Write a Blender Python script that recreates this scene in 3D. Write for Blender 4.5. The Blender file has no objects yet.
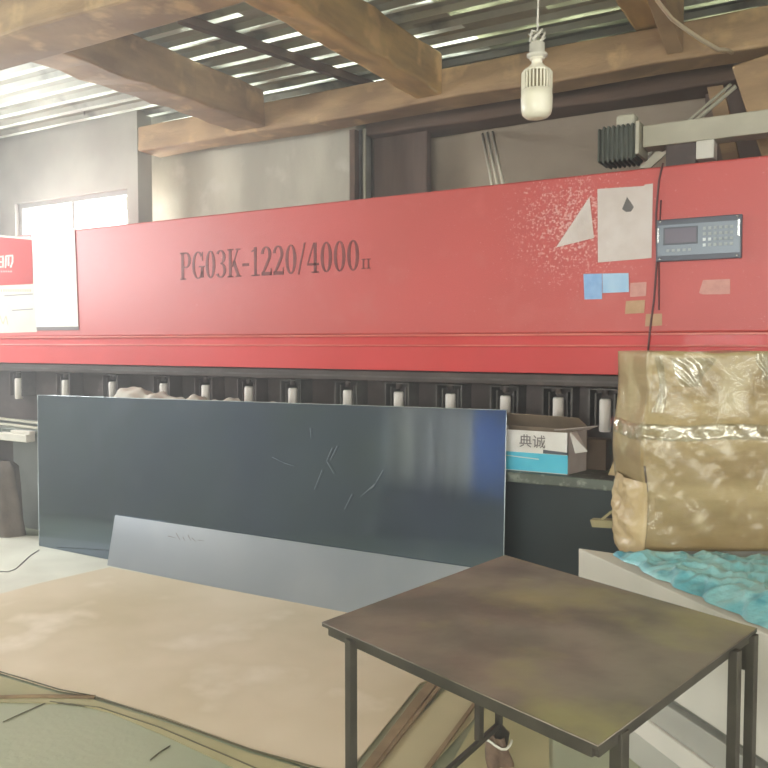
import bpy, math, random
from mathutils import Vector, Matrix
R = math.radians
V3 = Vector
random.seed(7)
SC = bpy.context.scene
COL = SC.collection

# ------------------------------------------------------------------ camera
F, YAW, PITCH, CAMZ = 800.0, R(30.43), math.atan(41/800), 1.6
cam = bpy.data.objects.new('camera', bpy.data.cameras.new('camera'))
COL.objects.link(cam)
cam.location = (0, 0, CAMZ)
cam.rotation_euler = (R(90)-PITCH, 0, YAW)
cam.data.sensor_width = 36; cam.data.lens = F/768*36
cam.data.clip_start = .05; cam.data.clip_end = 200
SC.camera = cam
MROT = cam.rotation_euler.to_matrix()
def ray(u, v): return MROT @ Vector(((u-384)/F, (384-v)/F, -1))
def onY(u, v, y):
    d = ray(u, v); k = y/d.y; return Vector((d.x*k, y, CAMZ+d.z*k))
def onX(u, v, x):
    d = ray(u, v); k = x/d.x; return Vector((x, d.y*k, CAMZ+d.z*k))
def onZ(u, v, z):
    d = ray(u, v); k = (z-CAMZ)/d.z; return Vector((d.x*k, d.y*k, z))
def onP(u, v, p, n):          # on the plane through p with normal n
    d = ray(u, v); c = Vector((0, 0, CAMZ)); k = (p-c).dot(n)/d.dot(n); return c+d*k
RIGHT = Vector((math.cos(YAW), math.sin(YAW), 0)); FWD = Vector((-math.sin(YAW), math.cos(YAW), 0))
def cz(X, Z, z=0): return RIGHT*X + FWD*Z + Vector((0, 0, z))

# ------------------------------------------------------------------ materials
def lin(c):
    f = lambda v: v/12.92 if v <= .04045 else ((v+.055)/1.055)**2.4
    return tuple(f(x/255) for x in c[:3]) + (1,)
MATS = {}
def mat(name, c, rough=.6, metal=0, c2=None, scale=4, stretch=(1, 1, 1), bump=0, bscale=40, coat=0, detail=4, clo=.56, lo=.35, hi=.65, c3=None, s3=12, spec=.5, rvar=0, coords='Object', bstretch=None):
    if name in MATS: return MATS[name]
    m = bpy.data.materials.new(name); m.use_nodes = True
    nt = m.node_tree; N = nt.nodes; L = nt.links; b = N['Principled BSDF']
    b.inputs['Base Color'].default_value = lin(c); b.inputs['Roughness'].default_value = rough
    b.inputs['Metallic'].default_value = metal; b.inputs['Coat Weight'].default_value = coat
    b.inputs['Specular IOR Level'].default_value = spec
    g = N.new('ShaderNodeNewGeometry')
    def noise(scale, stretch, detail=detail):
        mp = N.new('ShaderNodeMapping'); mp.inputs['Scale'].default_value = stretch
        L.new(g.outputs['Position'], mp.inputs['Vector'])
        n = N.new('ShaderNodeTexNoise'); n.inputs['Scale'].default_value = scale; n.inputs['Detail'].default_value = detail
        L.new(mp.outputs[0], n.inputs['Vector']); return n.outputs['Fac']
    def ramp(fac, lo, hi):
        r = N.new('ShaderNodeMapRange'); r.inputs['From Min'].default_value = lo; r.inputs['From Max'].default_value = hi
        L.new(fac, r.inputs['Value']); return r.outputs[0]
    def mix(fac, a, bb):
        x = N.new('ShaderNodeMix'); x.data_type = 'RGBA'
        L.new(fac, x.inputs[0])
        if hasattr(a, 'links'): L.new(a, x.inputs[6])
        else: x.inputs[6].default_value = a
        x.inputs[7].default_value = bb
        return x.outputs[2]
    col = None
    if c2:
        fac = ramp(noise(scale, stretch), lo, hi)
        col = mix(fac, lin(c), lin(c2))
    if c3:
        fac = ramp(noise(s3, (1, 1, 1), 6), clo, clo+.14)
        col = mix(fac, col if col else lin(c), lin(c3))
    if col: L.new(col, b.inputs['Base Color'])
    if rvar:
        r = N.new('ShaderNodeMapRange'); L.new(noise(scale*1.7, stretch), r.inputs['Value'])
        r.inputs['From Min'].default_value = .3; r.inputs['From Max'].default_value = .7
        r.inputs['To Min'].default_value = max(0, rough-rvar); r.inputs['To Max'].default_value = rough+rvar
        L.new(r.outputs[0], b.inputs['Roughness'])
    if bump:
        bp = N.new('ShaderNodeBump'); bp.inputs['Strength'].default_value = bump; bp.inputs['Distance'].default_value = .02
        L.new(noise(bscale, bstretch or stretch), bp.inputs['Height']); L.new(bp.outputs[0], b.inputs['Normal'])
    MATS[name] = m
    return m

M_floor = mat('floor_concrete', (154, 160, 132), .8, c2=(172, 170, 142), scale=.9, c3=(122, 128, 104), s3=1.3, bump=.15, bscale=30)
M_pale = mat('pale_concrete', (226, 222, 206), .85, c2=(206, 200, 184), scale=2.0, bump=.1)  # paler concrete tone for the strip before the steel sheets
M_board = mat('tan_cardboard', (224, 204, 178), .8, c2=(200, 180, 146), scale=1.1, c3=(230, 212, 190), s3=2.2, bump=.06, bscale=14)
M_board2 = mat('olive_cardboard', (186, 172, 130), .8, c2=(164, 154, 112), scale=2, bump=.06, bscale=14)
M_board3 = mat('worn_cardboard', (196, 180, 142), .8, c2=(170, 156, 120), scale=1.6, bump=.06, bscale=14)
M_flute = mat('cardboard_edge', (150, 124, 92), .9, c2=(124, 100, 72), scale=9)
M_plaster = mat('grey_plaster', (196, 190, 172), .9, c2=(168, 162, 146), scale=1.5, stretch=(1.4, 1, .5), c3=(206, 200, 186), s3=3, bump=.2, bscale=18)
M_plaster2 = mat('brown_grey_plaster', (184, 168, 146), .9, c2=(160, 144, 124), scale=1.6, bump=.2, bscale=18)
M_wallside = mat('side_plaster', (180, 176, 164), .9, c2=(158, 152, 142), scale=1.5)
M_wood = mat('old_beam_wood', (184, 152, 112), .7, c2=(146, 116, 84), scale=2.4, stretch=(1, 1, 3), c3=(204, 172, 126), s3=5, bump=.25, bscale=14)
M_woodo = mat('orange_lit_wood', (214, 178, 116), .65, c2=(168, 134, 86), scale=2.6, stretch=(3, .6, 3), c3=(224, 184, 126), s3=5, bump=.25, bscale=12)  # orange light on the timbers put into the wood colour
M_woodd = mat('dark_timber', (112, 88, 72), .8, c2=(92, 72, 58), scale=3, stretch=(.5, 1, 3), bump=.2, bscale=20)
M_dark = mat('dark_brown_panel', (118, 98, 86), .8, c2=(98, 80, 70), scale=3, stretch=(4, 4, .5), bump=.1)
M_roof = mat('galvanised_sheet', (182, 180, 164), .5, .15, c2=(150, 148, 132), scale=1.7, c3=(92, 84, 70), s3=3, bump=.05)
M_red = mat('red_enamel', (200, 80, 76), .44, 0, c2=(190, 76, 70), scale=.9, c3=(198, 88, 82), s3=5, bump=.12, bscale=160, coat=.0, spec=.7)
def speckle(m, centre, rad, colr):
    nt = m.node_tree; N = nt.nodes; L = nt.links; b = N['Principled BSDF']
    src = b.inputs['Base Color'].links[0].from_socket
    g = N.new('ShaderNodeNewGeometry'); d = N.new('ShaderNodeVectorMath'); d.operation = 'DISTANCE'; d.inputs[1].default_value = centre
    L.new(g.outputs['Position'], d.inputs[0])
    f = N.new('ShaderNodeMapRange'); f.inputs['From Min'].default_value = rad; f.inputs['From Max'].default_value = 0; L.new(d.outputs['Value'], f.inputs['Value'])
    n = N.new('ShaderNodeTexNoise'); n.inputs['Scale'].default_value = 85; n.inputs['Detail'].default_value = 3; L.new(g.outputs['Position'], n.inputs['Vector'])
    a = N.new('ShaderNodeMath'); a.operation = 'MULTIPLY_ADD'; L.new(f.outputs[0], a.inputs[0]); a.inputs[1].default_value = .26; L.new(n.outputs['Fac'], a.inputs[2])
    r = N.new('ShaderNodeMapRange'); r.inputs['From Min'].default_value = .68; r.inputs['From Max'].default_value = .82; r.inputs['To Max'].default_value = .55; L.new(a.outputs[0], r.inputs['Value'])
    x = N.new('ShaderNodeMix'); x.data_type = 'RGBA'; L.new(r.outputs[0], x.inputs[0]); L.new(src, x.inputs[6]); x.inputs[7].default_value = lin(colr)
    L.new(x.outputs[2], b.inputs['Base Color'])
speckle(M_red, onY(572, 222, 4.5), .50, (232, 196, 186))
M_redline = mat('worn_red_edge', (222, 128, 112), .35, 0, c2=(206, 100, 88), scale=3, stretch=(1, 1, 1))
M_redlow = mat('bright_red_enamel', (214, 66, 66), .45, 0, c2=(200, 58, 56), scale=1.4, coat=.2)
M_cast = mat('dark_cast_iron', (88, 74, 70), .5, .1, c2=(72, 60, 56), scale=5, c3=(100, 86, 80), s3=8)
M_castline = mat('worn_iron_edge', (116, 110, 104), .4, .4, c2=(80, 74, 70), scale=6)
M_steelgreen = mat('green_grey_steel', (104, 110, 100), .45, .3, c2=(84, 88, 80), scale=8, c3=(150, 152, 140), s3=25, stretch=(.4, 1, 1))
M_bed = mat('charcoal_bed_paint', (52, 62, 64), .5, 0, c2=(44, 50, 52), scale=2)
M_bedgrey = mat('grey_bed_plate', (128, 130, 126), .4, .3, c2=(146, 148, 144), scale=3)
M_foot = mat('white_clamp_nylon', (226, 216, 206), .5)
M_panel = mat('dark_mirror_steel', (110, 122, 144), .07, .85, c2=(112, 126, 136), scale=1.1, bump=.004, bscale=2.2, c3=(122, 134, 150), s3=2.5, rvar=.02)
M_scr = mat('scratch_glint_steel', (150, 158, 162), .4, .2)
M_silver = mat('brushed_silver_steel', (176, 178, 182), .3, .7, c2=(162, 166, 172), scale=2, bump=.02, bscale=3)
M_edge = mat('sheet_edge_steel', (190, 196, 196), .3, .7)
M_tbl = mat('table_top_steel', (134, 126, 112), .42, .0, c2=(104, 100, 90), lo=.42, hi=.6, scale=3.2, c3=(150, 144, 104), s3=2.2, clo=.49, bump=.06, bscale=30, rvar=.12)
M_tblr = mat('table_edge_steel', (150, 138, 124), .4, .5, c2=(110, 98, 86), scale=12)
M_tleg = mat('painted_leg_steel', (78, 72, 62), .5, .3, c2=(62, 57, 48), scale=10)
M_box = mat('brown_carton', (188, 162, 116), .5, 0, c2=(156, 128, 84), scale=1.9, stretch=(.5, .5, 4), c3=(194, 174, 130), s3=4, bump=.22, bscale=9, coat=.35, bstretch=(.5, .5, 2.2))
M_boxd = mat('carton_tape', (196, 172, 130), .5, 0, c2=(184, 158, 114), scale=6, bump=.3, bscale=22, coat=.2)
M_wrapx = mat('clear_stretch_film', (196, 180, 146), .16, 0, c2=(176, 160, 120), scale=9, bump=1.0, bscale=22, coat=1)
M_blue = mat('turquoise_film', (112, 184, 192), .3, 0, c2=(158, 208, 208), scale=7, c3=(68, 150, 166), s3=9, bump=.5, bscale=24, coat=.4)
M_white = mat('white_foam_board', (214, 206, 194), .9, spec=.1, c2=(200, 194, 182), scale=3)
M_greyb = mat('grey_board', (176, 172, 160), .6, c2=(162, 158, 148), scale=3)
M_dgrey = mat('gap_shade_grey', (110, 108, 96), .7)
M_paper = mat('white_paper', (238, 234, 228), .9, spec=.1, c2=(230, 224, 218), scale=9)
M_paper2 = mat('dusty_paper', (216, 204, 198), .75, c2=(206, 192, 184), scale=9)
M_ink = mat('faded_ink', (120, 110, 108), .7)
M_stain = mat('grey_stain', (110, 104, 102), .7)
M_letter = mat('dark_lettering', (112, 44, 42), .5, c2=(128, 56, 52), scale=30)
M_bluecard = mat('pale_blue_card', (132, 172, 218), .4, c2=(150, 186, 226), scale=20)
M_bluecard2 = mat('light_blue_card', (176, 206, 232), .3, c2=(158, 196, 228), scale=14)
M_tape = mat('masking_tape', (196, 160, 126), .6, c2=(184, 148, 110), scale=24)
M_tapep = mat('pink_tape', (214, 160, 148), .55, c2=(200, 140, 130), scale=20)
M_ctl = mat('control_panel_grey', (128, 136, 146), .35, .2)
M_ctld = mat('control_panel_dark', (86, 88, 98), .4, .1)
M_scrn = mat('lcd_glass', (118, 110, 122), .2)
M_btn = mat('button_grey', (164, 168, 166), .5)
M_btnw = mat('button_white', (220, 224, 224), .5)
M_chrome = mat('chrome', (210, 210, 208), .2, .9)
M_wire = mat('grey_cable', (96, 58, 58), .6)
M_cream = mat('cream_cord', (232, 216, 186), .5)
M_motor = mat('motor_casting', (84, 86, 76), .5, .3, c2=(68, 70, 60), scale=12)
M_alu = mat('cast_aluminium_rail', (192, 186, 166), .5, .1, c2=(178, 172, 152), scale=4)
M_lampw = mat('lamp_white', (222, 214, 196), .35, c2=(214, 206, 186), scale=20)
M_lampd = mat('lamp_fin_dark', (120, 108, 84), .5, .2)
M_lampg = mat('lamp_socket', (190, 184, 172), .4)
M_cyan = mat('cyan_print', (84, 200, 230), .4, c2=(96, 208, 234), scale=14)
M_carton = mat('small_carton_brown', (170, 150, 126), .8, c2=(150, 132, 110), scale=8)
M_cartond = mat('dark_brown_carton', (96, 78, 62), .85, c2=(84, 68, 54), scale=8)  # dark brown of the rear carton and the seam
M_redprint = mat('red_print', (180, 76, 76), .8, spec=.1)
M_winf = mat('window_frame_paint', (150, 146, 138), .5)

M_rag = mat('brown_rag', (128, 104, 84), .85, c2=(104, 84, 68), scale=20, bump=.5, bscale=40)
M_ragw = mat('pale_strap', (220, 216, 202), .6)
M_sack = mat('brown_sack', (112, 98, 86), .9, c2=(90, 78, 68), scale=6, bump=.4, bscale=20)
M_gcrack = mat('crack_dirt', (96, 88, 62), .9)

def translucent(name, c, strength=1.0, mixn=False):
    m = bpy.data.materials.new(name); m.use_nodes = True
    nt = m.node_tree; N = nt.nodes; L = nt.links
    N.remove(N['Principled BSDF'])
    t = N.new('ShaderNodeBsdfTranslucent'); d = N.new('ShaderNodeBsdfDiffuse'); x = N.new('ShaderNodeMixShader')
    t.inputs[0].default_value = lin(c); d.inputs[0].default_value = lin(c); x.inputs[0].default_value = .25*strength + .5*0
    x.inputs[0].default_value = 1-strength
    L.new(t.outputs[0], x.inputs[1]); L.new(d.outputs[0], x.inputs[2]); L.new(x.outputs[0], N['Material Output'].inputs[0])
    if mixn:
        g = N.new('ShaderNodeNewGeometry'); mp = N.new('ShaderNodeMapping'); mp.inputs['Scale'].default_value = (1, 4, 1)
        n = N.new('ShaderNodeTexNoise'); n.inputs['Scale'].default_value = 1.3
        r = N.new('ShaderNodeMapRange'); r.inputs['From Min'].default_value = .4; r.inputs['From Max'].default_value = .62
        r.inputs['To Min'].default_value = 1-strength; r.inputs['To Max'].default_value = .95
        L.new(g.outputs['Position'], mp.inputs[0]); L.new(mp.outputs[0], n.inputs['Vector']); L.new(n.outputs['Fac'], r.inputs['Value']); L.new(r.outputs[0], x.inputs[0])
    return m
M_sky = translucent('light_streak_strip', (236, 240, 232), .9, True)  # strips put in for the roof's light streaks, dimmer ones on the right
M_sky2 = translucent('dim_light_streak_strip', (206, 210, 188), .75, True)
def glass(name):
    m = bpy.data.materials.new(name); m.use_nodes = True
    nt = m.node_tree; N = nt.nodes; L = nt.links; N.remove(N['Principled BSDF'])
    t = N.new('ShaderNodeBsdfTransparent'); gl = N.new('ShaderNodeBsdfGlossy'); x = N.new('ShaderNodeMixShader')
    t.inputs[0].default_value = (.95, .97, .97, 1); gl.inputs['Roughness'].default_value = .05; x.inputs[0].default_value = .06
    L.new(t.outputs[0], x.inputs[1]); L.new(gl.outputs[0], x.inputs[2]); L.new(x.outputs[0], N['Material Output'].inputs[0])
    return m
def clearfilm(name, amt):
    m = glass(name); nt = m.node_tree; N = nt.nodes; L = nt.links
    x = [n for n in N if n.type == 'MIX_SHADER'][0]; gl = [n for n in N if n.type == 'BSDF_GLOSSY'][0]
    gl.inputs['Roughness'].default_value = .2; gl.inputs['Color'].default_value = (.9, .85, .74, 1)
    g = N.new('ShaderNodeNewGeometry'); n = N.new('ShaderNodeTexNoise'); n.inputs['Scale'].default_value = 14; n.inputs['Detail'].default_value = 3
    bp = N.new('ShaderNodeBump'); bp.inputs['Strength'].default_value = .5; bp.inputs['Distance'].default_value = .03
    L.new(g.outputs['Position'], n.inputs['Vector']); L.new(n.outputs['Fac'], bp.inputs['Height']); L.new(bp.outputs[0], gl.inputs['Normal'])
    x.inputs[0].default_value = amt
    return m
M_wrap = clearfilm('clear_stretch_film', .045)
M_wrap2 = clearfilm('folded_stretch_film', .22)
M_curtain = translucent('grey_curtain', (206, 198, 180), .7)
M_curtaind = translucent('grey_curtain_stripe', (96, 92, 84), .5)
M_curtblue = translucent('blue_curtain', (140, 160, 190), .6)
M_glass = glass('window_pane_glass')

# ------------------------------------------------------------------ mesh builder
class MB:
    def __init__(s): s.v = []; s.f = []; s.m = []; s.sm = []; s.cur = 0
    def face(s, idx, smooth=False): s.f.append(tuple(idx)); s.m.append(s.cur); s.sm.append(smooth)
    def hexa(s, p):           # 4 lower (ccw), 4 upper
        n = len(s.v); s.v += [Vector(q) for q in p]
        for q in ((3, 2, 1, 0), (4, 5, 6, 7), (0, 1, 5, 4), (1, 2, 6, 5), (2, 3, 7, 6), (3, 0, 4, 7)): s.face([n+i for i in q])
        return s
    def box(s, x0, x1, y0, y1, z0, z1):
        return s.hexa([(x0, y0, z0), (x1, y0, z0), (x1, y1, z0), (x0, y1, z0), (x0, y0, z1), (x1, y0, z1), (x1, y1, z1), (x0, y1, z1)])
    def obox(s, c, ax, ay, az):   # centre, half axis vectors
        c, ax, ay, az = map(Vector, (c, ax, ay, az))
        return s.hexa([c-ax-ay-az, c+ax-ay-az, c+ax+ay-az, c-ax+ay-az, c-ax-ay+az, c+ax-ay+az, c+ax+ay+az, c-ax+ay+az])
    def slab(s, poly, off):       # polygon of points, thickness vector
        n = len(s.v); k = len(poly); off = Vector(off)
        s.v += [Vector(p) for p in poly] + [Vector(p)+off for p in poly]
        s.face(list(range(n+k-1, n-1, -1))); s.face(list(range(n+k, n+2*k)))
        for i in range(k): j = (i+1) % k; s.face((n+i, n+j, n+k+j, n+k+i))
        return s
    def tube(s, pts, r, n=8, caps=True):
        pts = [Vector(p) for p in pts]; base = len(s.v)
        rs = r if isinstance(r, (list, tuple)) else [r]*len(pts)
        up = None
        for i, p in enumerate(pts):
            t = (pts[min(i+1, len(pts)-1)] - pts[max(i-1, 0)]).normalized()
            if up is None: up = t.orthogonal().normalized()
            up = (up - t*up.dot(t)).normalized(); w = t.cross(up)
            for k in range(n):
                a = 2*math.pi*k/n; s.v.append(p + (up*math.cos(a)+w*math.sin(a))*rs[i])
        for i in range(len(pts)-1):
            for k in range(n):
                a = base+i*n+k; b = base+i*n+(k+1) % n
                s.face((a, b, b+n, a+n), True)
        if caps:
            s.face([base+k for k in range(n-1, -1, -1)]); e = base+(len(pts)-1)*n; s.face([e+k for k in range(n)])
        return s
    def lathe(s, c, prof, n=24):   # prof [(r, z)] about a vertical axis
        c = Vector(c); base = len(s.v)
        for r, z in prof:
            for k in range(n):
                a = 2*math.pi*k/n; s.v.append(c+Vector((r*math.cos(a), r*math.sin(a), z)))
        for i in range(len(prof)-1):
            for k in range(n):
                a = base+i*n+k; b = base+i*n+(k+1) % n
                s.face((a, b, b+n, a+n), True)
        s.face([base+k for k in range(n-1, -1, -1)]); e = base+(len(prof)-1)*n; s.face([e+k for k in range(n)])
        return s
    def grid(s, fn, nu, nv, smooth=True):
        base = len(s.v)
        for j in range(nv+1):
            for i in range(nu+1): s.v.append(Vector(fn(i/nu, j/nv)))
        for j in range(nv):
            for i in range(nu):
                a = base+j*(nu+1)+i; s.face((a, a+1, a+nu+2, a+nu+1), smooth)
        return s
def tag(o, label=None, cat=None, group=None, kind=None):
    if label: o['label'] = label
    if cat: o['category'] = cat
    if group: o['group'] = group
    if kind: o['kind'] = kind
    return o
def obj(name, mb, m, parent=None, bevel=0, solid=0, seg=2):
    ms = m if isinstance(m, (list, tuple)) else [m]
    if parent is not None:
        org = parent['_o'] if '_o' in parent else (0, 0, 0); org = Vector(org)
    else:
        xs = [v.x for v in mb.v]; ys = [v.y for v in mb.v]; zs = [v.z for v in mb.v]
        org = Vector(((min(xs)+max(xs))/2, (min(ys)+max(ys))/2, min(zs)))
    me = bpy.data.meshes.new(name)
    me.from_pydata([tuple(v-org) for v in mb.v], [], mb.f)
    for a in ms: me.materials.append(a)
    for i, p in enumerate(me.polygons): p.material_index = mb.m[i]; p.use_smooth = mb.sm[i]
    import bmesh
    b = bmesh.new(); b.from_mesh(me)
    if name not in NOFIX: bmesh.ops.recalc_face_normals(b, faces=b.faces)
    b.to_mesh(me); b.free()
    o = bpy.data.objects.new(name, me); COL.objects.link(o)
    if parent is not None: o.parent = parent; PO[o.name] = org
    else: o.location = org; PO[o.name] = org
    if solid:
        q = o.modifiers.new('solid', 'SOLIDIFY'); q.thickness = solid; q.offset = 0
    if bevel:
        q = o.modifiers.new('bevel', 'BEVEL'); q.width = bevel; q.segments = seg; q.limit_method = 'ANGLE'; q.angle_limit = R(40)
    return o
NOFIX = set(); PO = {}
_obj = obj
def obj(name, mb, m, parent=None, **k):
    if parent is not None:
        parent['_o'] = PO[parent.name]
    o = _obj(name, mb, m, parent, **k)
    if parent is not None:
        del parent['_o']
    return o
def thing(name, loc, label, cat, group=None):
    o = bpy.data.objects.new(name, None); COL.objects.link(o); o.location = Vector(loc); PO[o.name] = Vector(loc)
    o.empty_display_size = .1
    return tag(o, label, cat, group)
def struct(name, mb, m, **k):
    return tag(obj(name, mb, m, **k), kind='structure')

# ------------------------------------------------------------------ the room
XL, XR, YF, YB = -8.1, 3.6, -5.5, 6.35
ROOFZ = 3.80
struct('floor', MB().box(XL-.2, XR+.2, YF-.2, YB+.4, -.1, 0), M_floor)
def wall_x(name, x0, x1, ya, yb, z0, z1, holes, m):   # slab x0..x1, running in y, holes (y0,y1,z0,z1) sorted in y
    b = MB(); cur = ya
    for (h0, h1, a, c) in holes:
        b.box(x0, x1, cur, h0, z0, z1); b.box(x0, x1, h0, h1, z0, a); b.box(x0, x1, h0, h1, c, z1); cur = h1
    b.box(x0, x1, cur, yb, z0, z1); return struct(name, b, m)
def wall_y(name, y0, y1, xa, xb, z0, z1, holes, m):
    b = MB(); cur = xa
    for (h0, h1, a, c) in holes:
        b.box(cur, h0, y0, y1, z0, z1); b.box(h0, h1, y0, y1, z0, a); b.box(h0, h1, y0, y1, c, z1); cur = h1
    b.box(cur, xb, y0, y1, z0, z1); return struct(name, b, m)
W1 = (-7.85, -6.12, 2.30, 3.10)     # behind the machine
W2 = (0.6, 4.2, 2.0, 3.4)       # unseen high window added for the pale sheen on the machine's left
wall_x('wall_left', XL-.2, XL, YF-.2, 5.68, 0, ROOFZ+.3, [W2], M_wallside)
wall_x('wall_right', XR, XR+.2, YF, YB+.2, 0, ROOFZ+.3, [(-3.5, 1.5, .9, 3.0)], M_wallside)
W3 = (-7.95, -5.35, .9, 2.7)
W4 = (-2.6, 2.6, .9, 3.0)  # unseen window added for fill light from the camera side
wall_y('wall_front', YF-.2, YF, XL-.2, XR+.2, 0, ROOFZ+.3, [W3, W4], M_wallside)
# back wall: nearer plaster pier on the left, recessed wall on the right
xe = onY(356, 150, 5.95).x
xp = onY(141, 170, 5.95).x
wall_y('wall_back_left', 5.5, 5.68, XL, -5.97, 0, ROOFZ+.3, [W1], M_wallside)
struct('wall_back_pier', MB().box(xp-.3, xe, 5.95, 6.2, 0, 3.62), M_plaster)
struct('wall_back', MB().box(xp-.3, XR+.2, YB, YB+.2, 0, ROOFZ+.3), M_plaster2)
def window(n, axis, a0, a1, z0, z1, pos, panes=2):
    root = None
    def bx(b, u0, u1, w0, w1, d0, d1):
        if axis == 'x': b.box(pos+d0, pos+d1, u0, u1, w0, w1)
        else: b.box(u0, u1, pos+d0, pos+d1, w0, w1)
    b = MB(); t = .05
    bx(b, a0, a1, z0, z0+t, -.04, .04); bx(b, a0, a1, z1-t, z1, -.04, .04)
    bx(b, a0, a0+t, z0+t, z1-t, -.04, .04); bx(b, a1-t, a1, z0+t, z1-t, -.04, .04)
    for i in range(1, panes):
        c = a0+(a1-a0)*i/panes; bx(b, c-.02, c+.02, z0+t, z1-t, -.03, .03)
    root = struct('window_%d' % n, b, M_winf)
    g = MB(); bx(g, a0+t, a1-t, z0+t, z1-t, -.003, .003); obj('pane', g, M_glass, root)
window(1, 'y', *W1, 5.59, 2)
window(2, 'x', *W2, XL-.1, 3)
window(3, 'y', *W3, YF-.1, 2)
window(4, 'y', *W4, YF-.1, 4)
window(5, 'x', -3.5, 1.5, .9, 3.0, XR+.1, 4)  # unseen window added for fill from the right

# corrugated roof, ribs running along the machine
PER = .235
def roof_z(t):       # bright light streaks put in as translucent troughs between grey crests
    t = t % 1
    return .035*(0 if t < .26 else ((t-.26)/.14 if t < .40 else (1 if t < .88 else 1-(t-.88)/.12)))
rb = MB(); ys = []
y = YF-.4
while y < YB+.5:
    for q in (0, .26, .40, .88): ys.append((y+q*PER, roof_z(q), q))
    y += PER
xs = [-8.4+.6*i for i in range(21)]
for i in range(len(ys)-1):
    for j in range(len(xs)-1):
        x0, x1 = xs[j], xs[j+1]
        rb.cur = 0
        if ys[i][2] == 0:
            if x0 < -2.9: rb.cur = 1 if random.random() < .92 else 0
            else: rb.cur = 2 if random.random() < .8 else 0
        n = len(rb.v)
        rb.v += [Vector((x0, ys[i][0], ROOFZ+ys[i][1])), Vector((x1, ys[i][0], ROOFZ+ys[i][1])), Vector((x1, ys[i+1][0], ROOFZ+ys[i+1][1])), Vector((x0, ys[i+1][0], ROOFZ+ys[i+1][1]))]
        rb.face((n, n+1, n+2, n+3))
NOFIX.add('ceiling')
struct('ceiling', rb, [M_roof, M_sky, M_sky2], solid=.004)

# roof timbers
BG = 'timbers under the roof'
def beam(name, lab, x0, x1, y0, y1, z0, z1, m, sag=0, group=BG):
    along_x = (x1-x0) > (y1-y0); n = 14; b = MB(); rr = random.Random(len(lab))
    rings = []
    for i in range(n+1):
        t = i/n; j = lambda: rr.uniform(-.012, .012)
        if along_x:
            x = x0+(x1-x0)*t; p = [(x, y0+j(), z0+j()), (x, y1+j(), z0+j()), (x, y1+j(), z1), (x, y0+j(), z1)]
        else:
            yy = y0+(y1-y0)*t; p = [(x0+j(), yy, z0+j()), (x1+j(), yy, z0+j()), (x1+j(), yy, z1), (x0+j(), yy, z1)]
        rings.append(len(b.v)); b.v += [Vector(q) for q in p]
    for i in range(n):
        a, c = rings[i], rings[i+1]
        for k in range(4): b.face((a+k, a+(k+1) % 4, c+(k+1) % 4, c+k))
    b.face([rings[0]+k for k in range(4)]); b.face([rings[-1]+k for k in range(4)])
    return tag(obj(name, b, m, bevel=.02), lab, 'beam', group)
zg2 = onY(600, 73, 5.5).z
zg1 = onY(100, 44, 3.2).z
print('g2', zg2, 'g1', zg1)
beam('roof_beam', 'long brown timber crossing above the red machine behind the hanging lamp', -5.96, XR, 5.5, 5.78, zg2, zg2+.24, M_wood)
beam('roof_beam', 'thick pale brown timber nearest the camera, across the upper left corner', XL, XR, 2.86, 3.2, zg1, ROOFZ-.03, M_wood)
x1 = onY(442, 92, 5.5).x; x0 = onY(416, 100, 5.5).x
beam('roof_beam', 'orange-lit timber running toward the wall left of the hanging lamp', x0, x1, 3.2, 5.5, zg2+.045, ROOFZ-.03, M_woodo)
x1 = onY(265, 110, 5.5).x
beam('roof_beam', 'wide dark timber running toward the wall over the grey plaster, pale lower edge', x1-.34, x1, 3.2, 5.5, zg2+.03, ROOFZ-.03, M_wood)
x0 = onY(634, 24, 5.5).x; x1 = onY(668, 20, 5.5).x
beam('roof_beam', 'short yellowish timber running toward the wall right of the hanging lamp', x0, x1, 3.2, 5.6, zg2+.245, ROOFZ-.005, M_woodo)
b = MB(); tp = onY(683, 52, 5.46); b.slab([(x1+.005, 5.46, tp.z), (x1+.005, 5.46, ROOFZ-.02), (x1+.005, 4.0, ROOFZ-.02)], (.10, 0, 0))
tag(obj('timber_wedge', b, M_wood, bevel=.006), 'narrow brown wedge-shaped timber tapering down beside the cream cord', 'wedge')
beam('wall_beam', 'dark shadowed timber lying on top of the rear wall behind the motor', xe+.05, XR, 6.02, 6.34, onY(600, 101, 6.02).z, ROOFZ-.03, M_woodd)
# thin purlin
pa = onZ(180, 18, ROOFZ-.035); pb = onZ(372, 86, ROOFZ-.035)
d = (pb-pa).normalized(); w = Vector((d.y, -d.x, 0))
b = MB(); pa2 = pa; b.obox((pa2+pb)/2-Vector((0, 0, .0)), (pb-pa2)/2, w*.03, (0, 0, .03))
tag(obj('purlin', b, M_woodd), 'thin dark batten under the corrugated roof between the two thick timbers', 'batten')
# brace at the right
b = MB(); p0 = onY(752, 62, 5.45); p1 = onY(790, 175, 5.45)
b.obox((p0+p1)/2, (p1-p0)/2, (.11, 0, .02), (0, .05, 0))
tag(obj('timber_brace', b, M_wood, bevel=.01), 'brown slanting timber brace at the right edge under the roof', 'brace')
b = MB(); p0 = onY(716, 88, 5.95); p1 = onY(738, 190, 5.95)
b.obox((p0+p1)/2, (p1-p0)/2, (.05, 0, .0), (0, .05, 0))
tag(obj('timber_strut', b, M_wood), 'narrow olive brown strut behind the pale rail, right of the motor', 'brace')
b = MB(); p0 = onY(705, 88, 6.2); p1 = onY(800, 200, 6.2)
b.box(p0.x, p1.x, 6.22, 6.3, 0, onY(700, 90, 6.22).z)
tag(obj('wall_panel', b, M_dark), 'dark brown board behind the pale rail at the right end of the wall', 'panel')

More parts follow.
